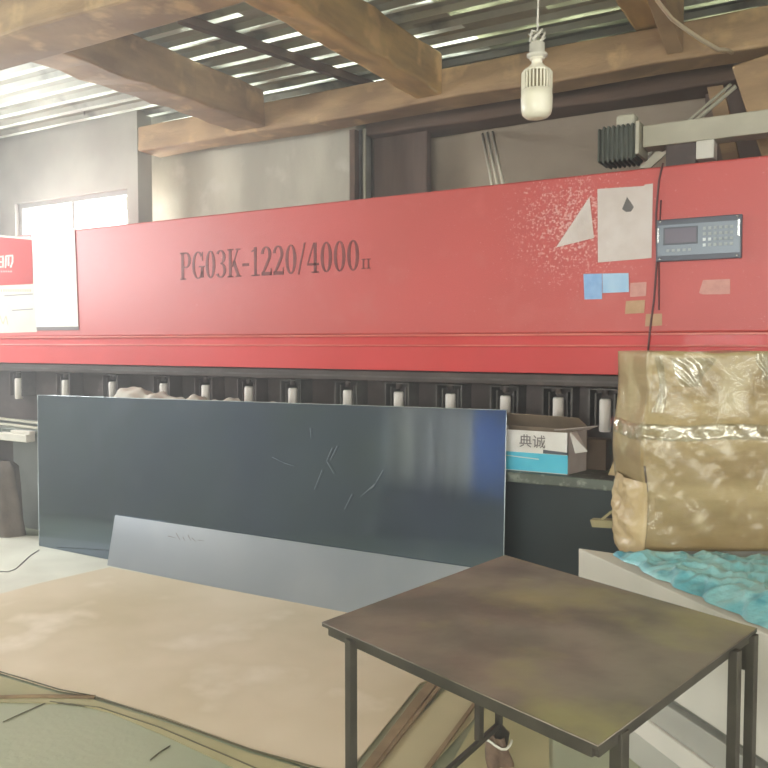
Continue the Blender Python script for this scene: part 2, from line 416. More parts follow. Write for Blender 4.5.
# post bundle and dark door panel
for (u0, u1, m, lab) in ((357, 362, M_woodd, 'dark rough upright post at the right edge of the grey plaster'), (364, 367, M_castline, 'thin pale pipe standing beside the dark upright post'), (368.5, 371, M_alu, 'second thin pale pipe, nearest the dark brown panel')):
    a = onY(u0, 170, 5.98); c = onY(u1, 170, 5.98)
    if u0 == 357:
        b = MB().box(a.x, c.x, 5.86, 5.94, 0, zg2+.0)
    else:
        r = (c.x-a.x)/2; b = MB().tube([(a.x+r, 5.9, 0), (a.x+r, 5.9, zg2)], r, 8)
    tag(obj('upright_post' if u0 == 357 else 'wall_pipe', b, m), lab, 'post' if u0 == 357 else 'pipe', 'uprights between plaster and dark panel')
a = onY(372, 170, 6.1).x; c = onY(426, 170, 6.1).x
b = MB().box(a, c, 6.12, 6.2, 0, 3.5)
tag(obj('wall_panel', b, M_dark, bevel=.01), 'dark brown upright panel against the rear wall above the machine', 'panel')

# left strip between window wall and pier: hung wire
b = MB(); b.tube([onY(-10, 154, 5.8), onY(60, 150, 5.8), onY(142, 142, 5.8)], .012, 6)
tag(obj('hanging_wire', b, M_alu), 'pale thin wire stretched high across the left corner', 'wire')
b = MB(); p = onY(84, 88, 5.3); b.tube([Vector((p.x, p.y, ROOFZ-.005)), p, onY(84, 102, 5.3)], .008, 6)
b.lathe(onY(84, 106, 5.3), [(.012, 0), (.03, .02), (.03, .06), (.012, .08)], 10)
tag(obj('ceiling_hook', b, M_cast), 'small dark hook hanging from the roof at the upper left', 'hook')

# ------------------------------------------------------------------ grooving machine
YM = 4.5
XA, XE = -7.6, .9
top = onY(640, 167, YM).z; topL = onY(220, 215, YM).z
print('machine top', top, topL, 'line1', onY(100, 337, YM).z, onY(600, 334, YM).z, 'line2', onY(100, 346, YM).z, onY(600, 345, YM).z, 'bot', onY(120, 365, YM).z, onY(600, 372, YM).z)
top = (top+topL)/2
zl1, zl2, zb = 1.655, 1.59, onY(300, 368.5, YM).z
mach = thing('grooving_machine', (-3, YM, 0), 'long red sheet-metal grooving machine with dark slotted throat along the wall', 'machine')
beamo = obj('upper_beam', MB().box(XA, XE, YM, YM+.75, zl1, top), M_red, mach, bevel=.012)
obj('edge_strip', MB().box(XA, XE, YM-.010, YM+.1, zl1-.012, zl1), M_redline, mach, bevel=.003)
obj('channel', MB().box(XA, XE, YM+.012, YM+.1, zl2, zl1-.012), M_redlow, mach)
obj('edge_strip', MB().box(XA, XE, YM-.012, YM+.1, zl2-.010, zl2), M_redline, mach, bevel=.003)
obj('lower_skirt', MB().box(XA, XE, YM-.004, YM+.3, zb, zl2-.010), M_redlow, mach, bevel=.004)
obj('throat_back', MB().box(XA, XE, YM+.22, YM+.6, .888, zb), M_cast, mach)
obj('throat_lip', MB().box(XA, XE, YM+.02, YM+.22, zb-.075, zb-.004), M_cast, mach, bevel=.008)
obj('lip_edge', MB().box(XA, XE, YM+.012, YM+.02, zb-.05, zb-.038), M_castline, mach)
obj('bed_recess', MB().box(XA, -6.3, 4.8, 5.2, 0, .83), M_cast, mach)
# clamp feet
YS = YM+.10
for i, u in enumerate((18, 65, 112, 163, 205, 248, 292, 347, 398, 450, 505, 558, 605, 660, 715)):
    p = onY(u, 395, YS); cx = p.x
    b = MB(); w = .088; zt = zb-.085; z0 = zt-.22
    for s in (-1, 1):
        b.box(cx+s*w-.006, cx+s*w+.006, YS-.02, YS+.12, z0, zt)
        b.box(cx+s*w*.62-.005, cx+s*w*.62+.005, YS-.0, YS+.12, z0, zt-.03)
    b.box(cx-w, cx+w, YS-.02, YS+.12, zt-.008, zt)
    g = obj('clamp_guide', b, M_castline if i > 5 else M_cast, mach)
    b = MB(); b.lathe((cx, YS+.01, zt-.25), [(.028, 0), (.034, .006), (.034, .178), (.029, .19)], 16)
    obj('clamp_foot', b, M_foot, mach)
    b = MB(); b.lathe((cx, YS+.01, zt-.04), [(.02, 0), (.02, .05)], 10)
    obj('clamp_rod', b, M_cast, mach)
# worktable and bed
YT = 4.15
obj('worktable', MB().box(XA+.0, XE, YT, YM+.3, .83, .888), M_steelgreen, mach, bevel=.006)
obj('bed', MB().box(-5.2, XE, 4.34, 5.2, 0, .83), M_bed, mach, bevel=.01)
obj('bed_plate', MB().box(-6.3, -5.2, 4.34, 5.2, 0, .83), M_bedgrey, mach, bevel=.01)

# stencilled lettering
def ringarc(cx, cy, ro, ri, a0, a1, n=18):
    out = []
    for i in range(n):
        t0 = R(a0+(a1-a0)*i/n); t1 = R(a0+(a1-a0)*(i+1)/n)
        out.append([(cx+ro[0]*math.cos(t0), cy+ro[1]*math.sin(t0)), (cx+ro[0]*math.cos(t1), cy+ro[1]*math.sin(t1)),
                    (cx+ri[0]*math.cos(t1), cy+ri[1]*math.sin(t1)), (cx+ri[0]*math.cos(t0), cy+ri[1]*math.sin(t0))])
    return out
def rc(x0, x1, y0, y1): return [(x0, y0), (x1, y0), (x1, y1), (x0, y1)]
GL = {
 '0': (.62, ringarc(.31, .5, (.27, .5), (.12, .45), 0, 360, 32)),
 'P': (.70, [rc(.10, .25, 0, 1), rc(.02, .36, 0, .05), rc(.02, .3, .95, 1), rc(.25, .38, .95, 1), rc(.25, .38, .43, .48)] + ringarc(.38, .715, (.28, .285), (.13, .235), -90, 90)),
 'G': (.78, ringarc(.38, .5, (.34, .5), (.19, .45), 42, 330, 26) + [rc(.42, .76, .42, .47), rc(.54, .69, .04, .42), rc(.60, .66, .66, .98)]),
 '3': (.62, ringarc(.26, .745, (.27, .255), (.12, .205), -90, 150) + ringarc(.26, .27, (.30, .27), (.15, .22), -150, 90)),
 'K': (.78, [rc(.10, .25, 0, 1), rc(.02, .34, 0, .05), rc(.02, .34, .95, 1), [(.25, .36), (.31, .36), (.62, .96), (.55, .96)], [(.30, .52), (.42, .62), (.70, .03), (.54, .03)], rc(.46, .76, 0, .05), rc(.48, .72, .95, 1)]),
 '-': (.46, [rc(.05, .41, .36, .46)]),
 '1': (.56, [rc(.22, .36, 0, 1), rc(.08, .50, 0, .05), [(.08, .84), (.22, .86), (.22, .93), (.08, .88)]]),
 '2': (.62, ringarc(.29, .72, (.27, .28), (.12, .23), -25, 175) + [[(.40, .62), (.54, .60), (.22, .12), (.05, .05)], rc(.05, .56, 0, .12), rc(.51, .57, .0, .24)]),
 '/': (.46, [[(.02, -.03), (.10, -.03), (.42, 1.03), (.34, 1.03)]]),
 '4': (.64, [rc(.35, .49, 0, 1), rc(.24, .60, 0, .05), rc(.03, .60, .25, .33), [(.03, .33), (.10, .33), (.40, 1), (.33, 1)]]),
 'I': (.34, [rc(.12, .22, 0, 1), rc(.03, .31, 0, .1), rc(.03, .31, .9, 1)]),
}
def lettering(text, p0, p1, h, depth, name, m, parent, small=None):
    """p0->p1 baseline, h height, standing on a plane facing -Y"""
    p0, p1 = Vector(p0), Vector(p1); L = (p1-p0).length; ux = (p1-p0)/L; uz = Vector((0, 0, 1))
    tot = sum(GL[c][0] for c in text)
    k = L/tot; b = MB(); x = 0
    for c in text:
        for poly in GL[c][1]:
            b.slab([p0+ux*(x+q[0])*k+uz*q[1]*h for q in poly], (0, -depth, 0))
        x += GL[c][0]
    return obj(name, b, m, parent)
e = YM-.0005
q0 = onY(180, 280, e); q1 = onY(360, 270.5, e); h0 = onY(180, 251, e).z-q0.z; h1 = onY(352, 242, e).z-q1.z
print('letters', q0, q1, h0, h1)
# perspective bends the width only; baseline level follows both ends
lettering('PG03K-1220/4000', q0, q1, (h0+h1)/2, .0015, 'model_lettering', M_letter, beamo)
s0 = onY(361, 269, e); s1 = onY(371, 268.5, e)
lettering('II', s0, s1, onY(361, 259, e).z-s0.z, .0015, 'model_lettering', M_letter, beamo)

# control panel (a bolted part)
e = YM-.0
c0, c1, c2, c3 = onY(657, 263, e), onY(742, 257.5, e), onY(742, 214, e), onY(657, 221.5, e)
cx0, cx1 = c0.x, c1.x; cz0, cz1 = (c0.z+c1.z)/2, (c2.z+c3.z)/2
cp = obj('control_panel', MB().box(cx0, cx1, YM-.03, YM, cz0, cz1), M_ctld, mach, bevel=.004)
W, H = cx1-cx0, cz1-cz0
def cpb(name, a0, a1, b0, b1, d, m): return obj(name, MB().box(cx0+W*a0, cx0+W*a1, YM-.03-d, YM-.03, cz0+H*b0, cz0+H*b1), m, cp)
cpb('face_plate', .02, .98, .13, .86, .004, M_ctl)
cpb('screen_bezel', .09, .50, .38, .80, .007, M_ctld)
cpb('screen', .11, .48, .42, .76, .009, M_scrn)
cpb('handle', .015, .04, .45, .8, .012, M_chrome); cpb('handle', .955, .98, .50, .88, .012, M_chrome)
for r_ in range(4):
    for k in range(6):
        w_ = (r_ == 0 and k < 1) or (r_ == 1 and k < 2)
        cpb('button', .56+.062*k, .595+.062*k, .30+.13*r_, .37+.13*r_, .008, M_btnw if w_ else M_btn)
for k in range(5): cpb('button', .13+.065*k, .165+.065*k, .22, .28, .008, M_btn)
for (a, bb) in ((.05, .95), (.95, .95), (.95, .06), (.05, .06)):
    obj('screw', MB().lathe((cx0+W*a, YM-.031, cz0+H*bb-.005), [(.006, 0), (.006, .010)], 8), M_chrome, cp)
# cable on the beam
b = MB(); pts = [onY(663, 163, YM-.012), onY(659, 180, YM-.012), onY(656, 215, YM-.012), onY(657, 260, YM-.012), onY(654, 300, YM-.012), onY(650, 330, YM-.02), onY(649, 340, YM-.024), onY(648, 352, YM-.022)]
b.tube(pts, .006, 6)
tag(obj('cable', b, M_wire), 'dark cable running down the red machine beside the control panel', 'cable')
b = MB(); pts = [onY(661, 200, YM-.01), onY(659, 240, YM-.01), onY(659, 310, YM-.01)]
b.tube(pts, .004, 6)
tag(obj('cable', b, M_wire), 'second thinner dark cable hanging from the control panel edge', 'cable')

# papers and tapes stuck on the machine
def sheet(name, pts, m, lab, cat, d=.0, t=.0015, group=None):
    b = MB(); b.slab([onY(u, v, YM-.001-d) for u, v in pts], (0, -t, 0))
    return tag(obj(name, b, m), lab, cat, group)
pp = sheet('paper_sheet', [(598, 262.5), (651.5, 258), (653, 183.5), (645, 184.5), (644, 186), (597.5, 189)], M_paper2, 'large white paper with a dark drop-shaped stain stuck beside the control panel', 'paper')
b = MB(); b.slab([onY(u, v, YM-.0026) for u, v in ((622, 209), (625, 202), (627, 197), (630, 201), (634, 207), (631, 211.5), (626, 212))], (0, -.0006, 0)); obj('stain', b, M_stain, pp)
sheet('paper_scrap', [(556, 247.5), (594, 238), (589.5, 197)], M_paper2, 'torn triangular scrap of white paper left of the large sheet', 'paper')
sheet('blue_card', [(584.5, 299.5), (602, 299), (602, 273.5), (583.5, 274)], M_bluecard, 'darker pale blue card stuck on the machine under the large paper', 'card', group='blue cards')
b = MB(); b.slab([onY(u, v, YM-.004) for u, v in ((602.5, 293), (629, 292), (628.5, 273), (602.5, 273.5))], (0, -.0015, 0))
tag(obj('blue_card', b, M_bluecard2), 'lighter glossy blue card beside the darker one under the large paper', 'card', 'blue cards')
sheet('tape_piece', [(630, 297), (646, 296), (646.5, 282), (630.5, 283)], M_tapep, 'pinkish tape piece right of the two blue cards', 'tape', group='tape pieces')
sheet('tape_piece', [(625, 314), (644, 313), (645, 300), (626, 301)], M_tape, 'yellowish tape piece, middle one below the blue cards', 'tape', group='tape pieces')
sheet('tape_piece', [(645, 326.5), (662, 325.5), (662, 313.5), (646, 314)], M_tape, 'yellowish tape piece lowest beside the dark cable', 'tape', group='tape pieces')
sheet('tape_piece', [(699, 293), (703, 294.5), (730, 294), (730, 279), (703, 280)], M_tapep, 'pink tape strip below the control panel', 'tape', group='tape pieces')
# left notice
nt_ = thing('notice_poster', onY(5, 330, YM), 'notice with red heading and white lower half at the left end of the machine', 'poster')
def nb(name, pts, m, d, t=.001):
    b = MB(); b.slab([onY(u, v, YM-d) for u, v in pts], (0, -t, 0)); return obj(name, b, m, nt_)
nb('backing', [(-34, 334), (37, 332), (34, 238), (-34, 232)], M_white, .001)
nb('red_heading', [(-34, 287), (33, 284), (32.5, 240), (-34, 234)], M_redprint, .0025)
# the visible end of the heading characters
def strokes(pts_list, w, plane_d, m, name, parent):
    b = MB()
    for (u0, v0, u1, v1) in pts_list:
        dx, dy = u1-u0, v1-v0; l = math.hypot(dx, dy); nx, ny = -dy/l*w/2, dx/l*w/2
        b.slab([onY(a, c, YM-plane_d) for a, c in ((u0+nx, v0+ny), (u1+nx, v1+ny), (u1-nx, v1-ny), (u0-nx, v0-ny))], (0, -.0006, 0))
    return obj(name, b, m, parent)
strokes([(-4, 257, 3.5, 256.5), (-4, 262, 3, 262), (-4, 267, 3.5, 267), (3, 255.5, 3, 268), (6, 255.5, 5.5, 268), (6, 256, 13, 255.5), (12.5, 255.5, 12.5, 262), (12.5, 262, 10.5, 267.5), (8.5, 257, 8.5, 266)], 1.6, .0036, M_white, 'heading_lettering', nt_)
strokes([(-4+i*2.4, 271.5, -2.6+i*2.4, 271.4) for i in range(7)], 1.6, .0036, M_tapep, 'small_lettering', nt_)
strokes([(i*2.4-4, 290.5, i*2.4-2.7, 290.4) for i in range(15)], 2.6, .0023, M_tape, 'small_lettering', nt_)
strokes([(4, 295.8, 33, 294), (12, 310.5, 33, 309)], 1.1, .0023, M_ink, 'ruled_line', nt_)
strokes([(0, 316, 3, 324), (3, 324, 6, 316), (6, 316, 8, 325)], .8, .0023, M_tape, 'handwriting', nt_)
ws = thing('paper_sheet', onY(55, 330, YM), 'tall bright white sheet with a grey bottom band overlapping the red-headed notice', 'paper')
b = MB(); b.slab([onY(u, v, YM-.006) for u, v in ((36.5, 328), (78.5, 328), (74.5, 228), (31.5, 230))], (0, -.0015, 0)); obj('backing', b, M_paper, ws)
b = MB(); b.slab([onY(u, v, YM-.008) for u, v in ((36.8, 330.5), (78.8, 330), (78.5, 326.5), (36.5, 327))], (0, -.0008, 0)); obj('grey_band', b, M_ink, ws)
b = MB()
for i in range(13):
    v = 270+i*4.3
    b.slab([onY(u, c, YM-.008) for u, c in ((40+i*.1, v), (60+i*.1, v-.4), (60+i*.1, v+.2), (40+i*.1, v+.6))], (0, -.0004, 0))
obj('text_lines', b, M_paper2, ws)

# ------------------------------------------------------------------ drive unit above the machine
YD = 4.95
du = thing('drive_unit', onY(625, 165, YD), 'dark ribbed motor with a long pale rail on top of the red machine', 'motor')
c = onY(622, 143, YD); hw = .12; hh = .135
b = MB()
x0 = onY(601, 143, YD).x; x1 = onY(640, 143, YD).x; z0 = max(top+.004, onY(622, 165, YD).z); z1 = onY(622, 128, YD).z
zc = (z0+z1)/2
b.box(x0+.02, x1, YD-.09, YD+.09, z0+.015, z1-.015)
for k in range(8):
    xx = x0+(x1-x0)*(.02+.12*k); b.box(xx, xx+.016, YD-.098, YD+.098, z0+.01*(k == 0), z1-.01*(k == 0))
obj('motor_body', b, M_motor, du, bevel=.012)
b = MB().box(onY(618, 120, YD).x, onY(637, 120, YD).x, YD-.05, YD+.05, z1-.01, onY(628, 119, YD).z+.02); obj('terminal_box', b, M_alu, du, bevel=.015)
b = MB().box(x1, x1+.022, YD-.12, YD+.12, z0+.03, z1); obj('flange', b, M_alu, du, bevel=.004)
r0 = onY(645, 150, YD); r1 = onY(645, 128.5, YD)
b = MB().box(r0.x, .9, YD-.07, YD+.07, r0.z-.0, r1.z); obj('rail', b, M_alu, du, bevel=.006)
b = MB().box(onY(668, 150, YD).x, onY(698, 150, YD).x, YD-.06, YD+.05, top+.001, r0.z); obj('mount_block', b, M_cast, du, bevel=.006)
b = MB().box(onY(698, 150, YD).x, onY(716, 150, YD).x, YD-.07, YD+.05, max(top+.001, onY(700, 159, YD-.07).z), r0.z-.0); obj('end_block', b, M_ragw, du, bevel=.006)
b = MB(); q = [onY(638, 170, YD), onY(672, 164, YD), onY(655, 150, YD)]
b.slab([onY(640, 168, YD-.05), onY(650, 168, YD-.05), onY(668, 152, YD-.05), onY(656, 152, YD-.05)], (0, .02, 0)); obj('bracket', b, M_alu, du)
b = MB(); b.tube([onY(641, 168, YD+.3), onY(736, 86, YD+.3)], .014, 8); b.tube([onY(636, 166, YD+.3), onY(731, 84, YD+.3)], .010, 8)
tag(obj('conduit', b, M_alu), 'pale thin twin conduit slanting up behind the motor rail', 'conduit')
# light bars leaning on the wall
for k, (a, bb, t) in enumerate((((482.5, 134), (497, 190), 'left'), ((487.5, 133), (502, 190), 'middle'), ((492.5, 132), (508, 190), 'right'))):
    p_ = onY(bb[0]-1, bb[1], 5.2); p_.z = top+.014; b = MB().tube([onY(*a, 6.30), p_], .013, 6)
    tag(obj('metal_strip', b, M_lampw), '%s one of three pale thin strips leaning on the wall above the machine' % t, 'strip', 'strips leaning on the rear wall')

# ------------------------------------------------------------------ hanging lamp
ZL = 2.7
def atZ(u, v, Z):
    d = ray(u, v); k = Z/d.dot(FWD); return Vector((0, 0, CAMZ))+d*k
lp = atZ(536.5, 119, ZL); s = ZL/F
lamp = thing('hanging_lamp', lp, 'unlit white bulb lamp with finned body hanging in front of the timbers', 'lamp')
hgt = lambda v: (119.5-v)*s
rr_ = lambda px: px*s/2
obj('bulb', MB().lathe(lp, [(rr_(12), 0), (rr_(22), hgt(118)), (rr_(28), hgt(115)), (rr_(30.5), hgt(110)), (rr_(31), hgt(100)), (rr_(30), hgt(92))], 28), M_lampw, lamp)
hs = obj('heat_sink', MB().lathe(lp, [(rr_(27), hgt(92)), (rr_(26), hgt(76)), (rr_(25), hgt(74))], 28), M_lampd, lamp)
b = MB()
for k in range(26):
    a = 2*math.pi*k/26; c_ = Vector((math.cos(a), math.sin(a), 0)); t_ = Vector((-c_.y, c_.x, 0))
    m_ = lp+c_*rr_(28)+Vector((0, 0, (hgt(92)+hgt(75))/2)); b.obox(m_, c_*.004, t_*.0022, (0, 0, (hgt(75)-hgt(92))/2))
obj('fin', b, M_lampw, hs)
obj('collar', MB().lathe(lp, [(rr_(29), hgt(75)), (rr_(27), hgt(73)), (rr_(16), hgt(69)), (rr_(11), hgt(66)), (rr_(10), hgt(62)), (rr_(15), hgt(62)), (rr_(15), hgt(60))], 24), M_lampw, lamp)
obj('socket', MB().lathe(lp, [(rr_(15), hgt(61)), (rr_(20), hgt(59)), (rr_(20), hgt(57)), (rr_(15), hgt(56)), (rr_(15), hgt(47)), (rr_(9), hgt(45))], 24), M_lampg, lamp)
b = MB()
for k in range(5):
    a = k*1.3; o_ = lambda q: Vector((math.cos(q)*.022, math.sin(q)*.022, 0))
    b.tube([lp+Vector((0, 0, hgt(46)))+o_(a)*.3, lp+Vector((0, 0, hgt(41+k)))+o_(a+.6)*1.1, lp+Vector((0, 0, hgt(36)))+o_(a+1.8)*1.2, lp+Vector((0, 0, hgt(37)))+o_(a+2.8)*.2], .005, 6)
obj('wire_knot', b, M_lampg, lamp)
obj('cord', MB().tube([lp+Vector((0, 0, hgt(40))), lp+Vector((0, 0, hgt(10)))+Vector((.002, 0, 0)), Vector((lp.x, lp.y, ROOFZ-.002))], .0035, 6), M_lampg, lamp)
# cream cord on the timbers
b = MB(); pts = [(652, -14), (657, 0), (663, 8), (672, 19), (684, 28), (700, 39), (718, 49.5), (727, 50), (732, 52.5)]
pts = [(640, -60)]+pts; b.tube([onY(u, v, 3.3+2.14*i/(len(pts)-1)) for i, (u, v) in enumerate(pts)], [.008+.005*i/(len(pts)-1) for i in range(len(pts))], 8)
tag(obj('loose_cord', b, M_cream), 'cream cord dangling across the timbers right of the lamp', 'cord')

# ------------------------------------------------------------------ leaning sheets
yb0, yt0, zp = 4.00, 4.135, 1.205
def leanpt(u, v, yb, yt, zt, d=0):   # intersect with plane leaning along y
    n = Vector((0, zt, -(yt-yb))).normalized()
    return onP(u, v, Vector((0, yb, 0))-n*d, n)
pl0 = leanpt(38.5, 395, yb0, yt0, zp); pr0 = leanpt(507, 410, yb0, yt0, zp)
print('panel top', pl0, pr0, 'bottomL', leanpt(40, 548, yb0, yt0, zp))
pz = (pl0.z+pr0.z)/2
def yat(z, yb, yt, zt): return yb+(yt-yb)*z/zt
xl, xr = pl0.x, pr0.x
th = .012
lerp2 = lambda a, b, t: a+(b-a)*t
def warp(u, w):
    z = .004+(lerp2(pl0.z, pr0.z, u)-.004)*w; x = (xl+.155*(1-w))*(1-u)+(xr+.04*(1-w))*u
    return x, z
b = MB(); nu, nv = 40, 12
def sw(x, z): return .006*math.sin(x*1.5)*math.sin(z*2.2)
f1 = lambda u, w: (lambda x, z: Vector((x, yat(z, yb0, yt0, zp)+sw(x, z)-.004, z)))(*warp(u, w))
b.grid(f1, nu, nv)
b.grid(lambda u, w: f1(u, w)+Vector((0, .003, 0)), nu, nv)
pn = obj('steel_sheet', b, M_panel, None)
tag(pn, 'large dark blue-grey mirror-like steel sheet leaning against the red machine', 'steel sheet')
def edgeb(x0, z0, x1, z1, r=.0028):
    b = MB(); k = 20
    b.tube([Vector((x0+(x1-x0)*i/k, 0, z0+(z1-z0)*i/k)) for i in range(k+1)], r, 4)
    for v in b.v: v.y += yat(v.z, yb0, yt0, zp)+sw(v.x, v.z)-.004
    return b
for a in ((xl+.155, .006, xl, pl0.z), (xl, pl0.z, xr, pr0.z), (xr+.04, .006, xr, pr0.z)): obj('trimmed_edge', edgeb(*a), M_edge, pn)
# scratches, with small glints painted among them as pale strokes
def scr(lst, name, parent, m, yb, yt, zt, d, w=1.0):
    b = MB(); n = Vector((0, zt, -(yt-yb))).normalized()
    for (u0, v0, u1, v1) in lst:
        dx, dy = u1-u0, v1-v0; l = math.hypot(dx, dy); nx, ny = -dy/l*w/2, dx/l*w/2
        b.slab([leanpt(a, c, yb, yt, zt, d) for a, c in ((u0+nx, v0+ny), (u1+nx*.4, v1+ny*.4), (u1-nx*.4, v1-ny*.4), (u0-nx, v0-ny))], -n*.0005)
    return obj(name, b, m, parent)
scr([(310, 428, 311, 438), (272, 457, 284, 463), (284, 463, 294, 466), (332, 448, 326, 462), (337, 446, 330, 460), (327, 462, 334, 474), (375, 484, 360, 497), (374, 486, 370, 490), (322, 470, 314, 490), (383, 470, 376, 482), (352, 494, 344, 510)], 'scratch_glint', pn, M_scr, yb0-.012, yt0-.012, zp, .0, .45)

# silver sheet leaning on the dark sheet
ybs = 3.89; yts = yb0+(yt0-yb0)*(.36/zp)-.016; zs = .36
q = [leanpt(u, v, ybs, yts, zs) for u, v in ((115, 515), (462, 566))]
print('silver top', q, leanpt(110, 558, ybs, yts, zs), leanpt(345, 604, ybs, yts, zs))
zs_t = (q[0].z+q[1].z)/2
bl = leanpt(109.5, 557, ybs, yts, zs)
xR = q[1].x+.05
b = MB(); nrm = Vector((0, zs, -(yts-ybs))).normalized()
b.slab([Vector((bl.x, ybs, .003)), Vector((xR+.04, ybs, .003)), Vector((xR, yat(q[1].z, ybs, yts, zs), q[1].z)), Vector((q[0].x, yat(q[0].z, ybs, yts, zs), q[0].z))], nrm*.004)
sv = obj('steel_strip', b, M_silver)
tag(sv, 'low silver grey steel sheet on the floor against the dark sheet', 'steel sheet')
scr([(168, 536, 176, 538), (176, 533, 180, 540), (183, 537, 185, 541), (188, 535, 191, 541), (192, 538, 196, 542), (198, 540, 204, 541)], 'handwriting', sv, M_ink, ybs, yts, zs, .003, .9)

# crumpled white plastic on the worktable behind the dark sheet
a = onY(121, 396, 4.34); c = onY(290, 400, 4.34)
def crump(u, w):
    x = a.x+(c.x-a.x)*u; ph = w*math.pi*1.0
    rad = (.05+.035*math.exp(-((u-.08)/.12)**2)+.012*math.sin(u*31)+.01*math.sin(u*57+1))*(.35+.65*math.sin(min(1, (1-u)*6)*math.pi/2))
    return Vector((x, 4.38-math.cos(ph)*rad*1.6+.01*math.sin(u*43+w*9), .93+.205*(.88+.17*(1-u))+math.sin(ph)*rad*1.2+.008*math.sin(w*21+u*37)))
b = MB().grid(crump, 90, 14)
b.box(a.x, c.x, 4.34, 4.44, .889, 1.07)
tag(obj('plastic_roll', b, M_white, solid=.002), 'long crumpled white plastic roll behind the dark steel sheet', 'plastic roll')

# things at the left end of the worktable
zt_ = .925
def flat(name, pts, z, t, m, lab, cat, group=None):
    b = MB(); b.slab([onZ(u, v, z) for u, v in pts], (0, 0, t)); return tag(obj(name, b, m), lab, cat, group)
for k, (ya, yb_, z_, lb) in enumerate(((4.40, 4.30, .905, 'rear'), (4.22, 4.17, .890, 'front'))):
    b = MB(); p_ = V3((-7.3, ya+.16, z_+.01)); q_ = V3((-5.3, yb_, z_+.01)); dd_ = (q_-p_).normalized(); b.obox((p_+q_)/2, (q_-p_)/2, V3((-dd_.y, dd_.x, 0))*.022, (0, 0, .009))
    tag(obj('steel_bar', b, M_alu, bevel=.003), lb+' one of two pale metal bars lying on the left end of the worktable', 'bar', 'bars at the left end')
a0 = onY(11, 436, 4.2)
b = MB().box(a0.x, -5.72, 4.06, 4.145, .80, .86)
tag(obj('offcut_board', b, M_white, bevel=.006), 'pale offcut board in front of the left end of the worktable', 'board')
b = MB().box(a0.x+.15, -5.72, 4.09, 4.145, .861, .885)
tag(obj('offcut_board', b, M_white, bevel=.004), 'thinner pale offcut lying on the wider one, left end of the worktable', 'board')
# sack
sp = onZ(4, 536, 0)
def sackf(u, w):
    ang = u*2*math.pi; z = .62*w
    r = (.20-.10*w+.015*math.sin(ang*5+w*4))*(1 if w < .97 else .5)
    return Vector((sp.x-.05+r*math.cos(ang)*.95+.03*w, sp.y+.06+r*math.sin(ang)*.6, z))
b = MB().grid(sackf, 40, 14)
tag(obj('brown_sack', b, M_sack), 'drab brown sack standing on the floor at the left edge', 'sack')
# ------------------------------------------------------------------ small carton on the worktable
YC = 4.24; zt_ = .889
ca = onY(508, 470, YC-.03); cb = onY(568, 476, YC)
cx0_, cx1_ = ca.x-.12, onY(568, 472, 4.20).x
YC = 4.20
zc1 = onY(568, 433, YC).z
print('carton', cx0_, cx1_, YC, zc1)
ct = thing('printed_carton', (cx0_+.2, YC+.1, zt_), 'open white and cyan printed carton on the worktable', 'carton')
Dp = .21; Hc = zc1-zt_; Wc = cx1_-cx0_
def wallq(name, p, m, t): b = MB(); b.slab(p, t); return obj(name, b, m, ct)
V = Vector
wallq('front_wall', [V((cx0_, YC, zt_)), V((cx1_, YC, zt_)), V((cx1_, YC, zc1)), V((cx0_, YC, zc1))], M_paper, (0, .006, 0))
wallq('printed_band', [V((cx0_, YC-.001, zt_+.004)), V((cx1_-.002, YC-.001, zt_+.004)), V((cx1_-.002, YC-.001, zt_+Hc*.46)), V((cx0_, YC-.001, zt_+Hc*.46))], M_cyan, (0, .001, 0))
wallq('printed_band', [V((cx1_-Wc*.30, YC-.0015, zt_+Hc*.47)), V((cx1_-.004, YC-.0015, zt_+Hc*.47)), V((cx1_-.004, YC-.0015, zt_+Hc*.53)), V((cx1_-Wc*.30, YC-.0015, zt_+Hc*.56))], M_ctld, (0, .001, 0))
wallq('printed_band', [V((cx1_-Wc*.85, YC-.002, zt_+Hc*.36)), V((cx1_-Wc*.35, YC-.002, zt_+Hc*.31)), V((cx1_-Wc*.35, YC-.002, zt_+Hc*.33)), V((cx1_-Wc*.85, YC-.002, zt_+Hc*.38))], M_paper, (0, .001, 0))
wallq('side_wall', [V((cx1_, YC, zt_)), V((cx1_+.04, YC+Dp, zt_)), V((cx1_+.04, YC+Dp, zc1)), V((cx1_, YC, zc1))], M_paper2, (-.006, 0, 0))
wallq('side_wall', [V((cx0_, YC, zt_)), V((cx0_+.04, YC+Dp, zt_)), V((cx0_+.04, YC+Dp, zc1)), V((cx0_, YC, zc1))], M_paper2, (.006, 0, 0))
wallq('back_wall', [V((cx0_+.04, YC+Dp, zt_)), V((cx1_+.04, YC+Dp, zt_)), V((cx1_+.04, YC+Dp, zc1)), V((cx0_+.04, YC+Dp, zc1))], M_carton, (0, -.006, 0))
wallq('top_flap', [V((cx0_+.04, YC+Dp, zc1)), V((cx1_+.06, YC+Dp, zc1)), V((cx1_+.03, YC+Dp-.13, zc1+.075)), V((cx0_-.02, YC+Dp-.16, zc1+.09))], M_carton, (0, .005, .002))
wallq('top_flap', [V((cx1_-.10, YC+.06, zc1+.004)), V((cx1_+.06, YC+.16, zc1+.004)), V((cx1_+.12, YC+.14, zc1+.03)), V((cx1_-.06, YC+.02, zc1+.01))], M_paper2, (0, 0, .004))
wallq('side_flap', [V((cx1_, YC+.02, zc1)), V((cx1_+.01, YC+.10, zc1)), V((cx1_+.09, YC+.04, zc1-.10)), V((cx1_+.035, YC+.01, zc1-.11))], M_paper, (.004, 0, .002))
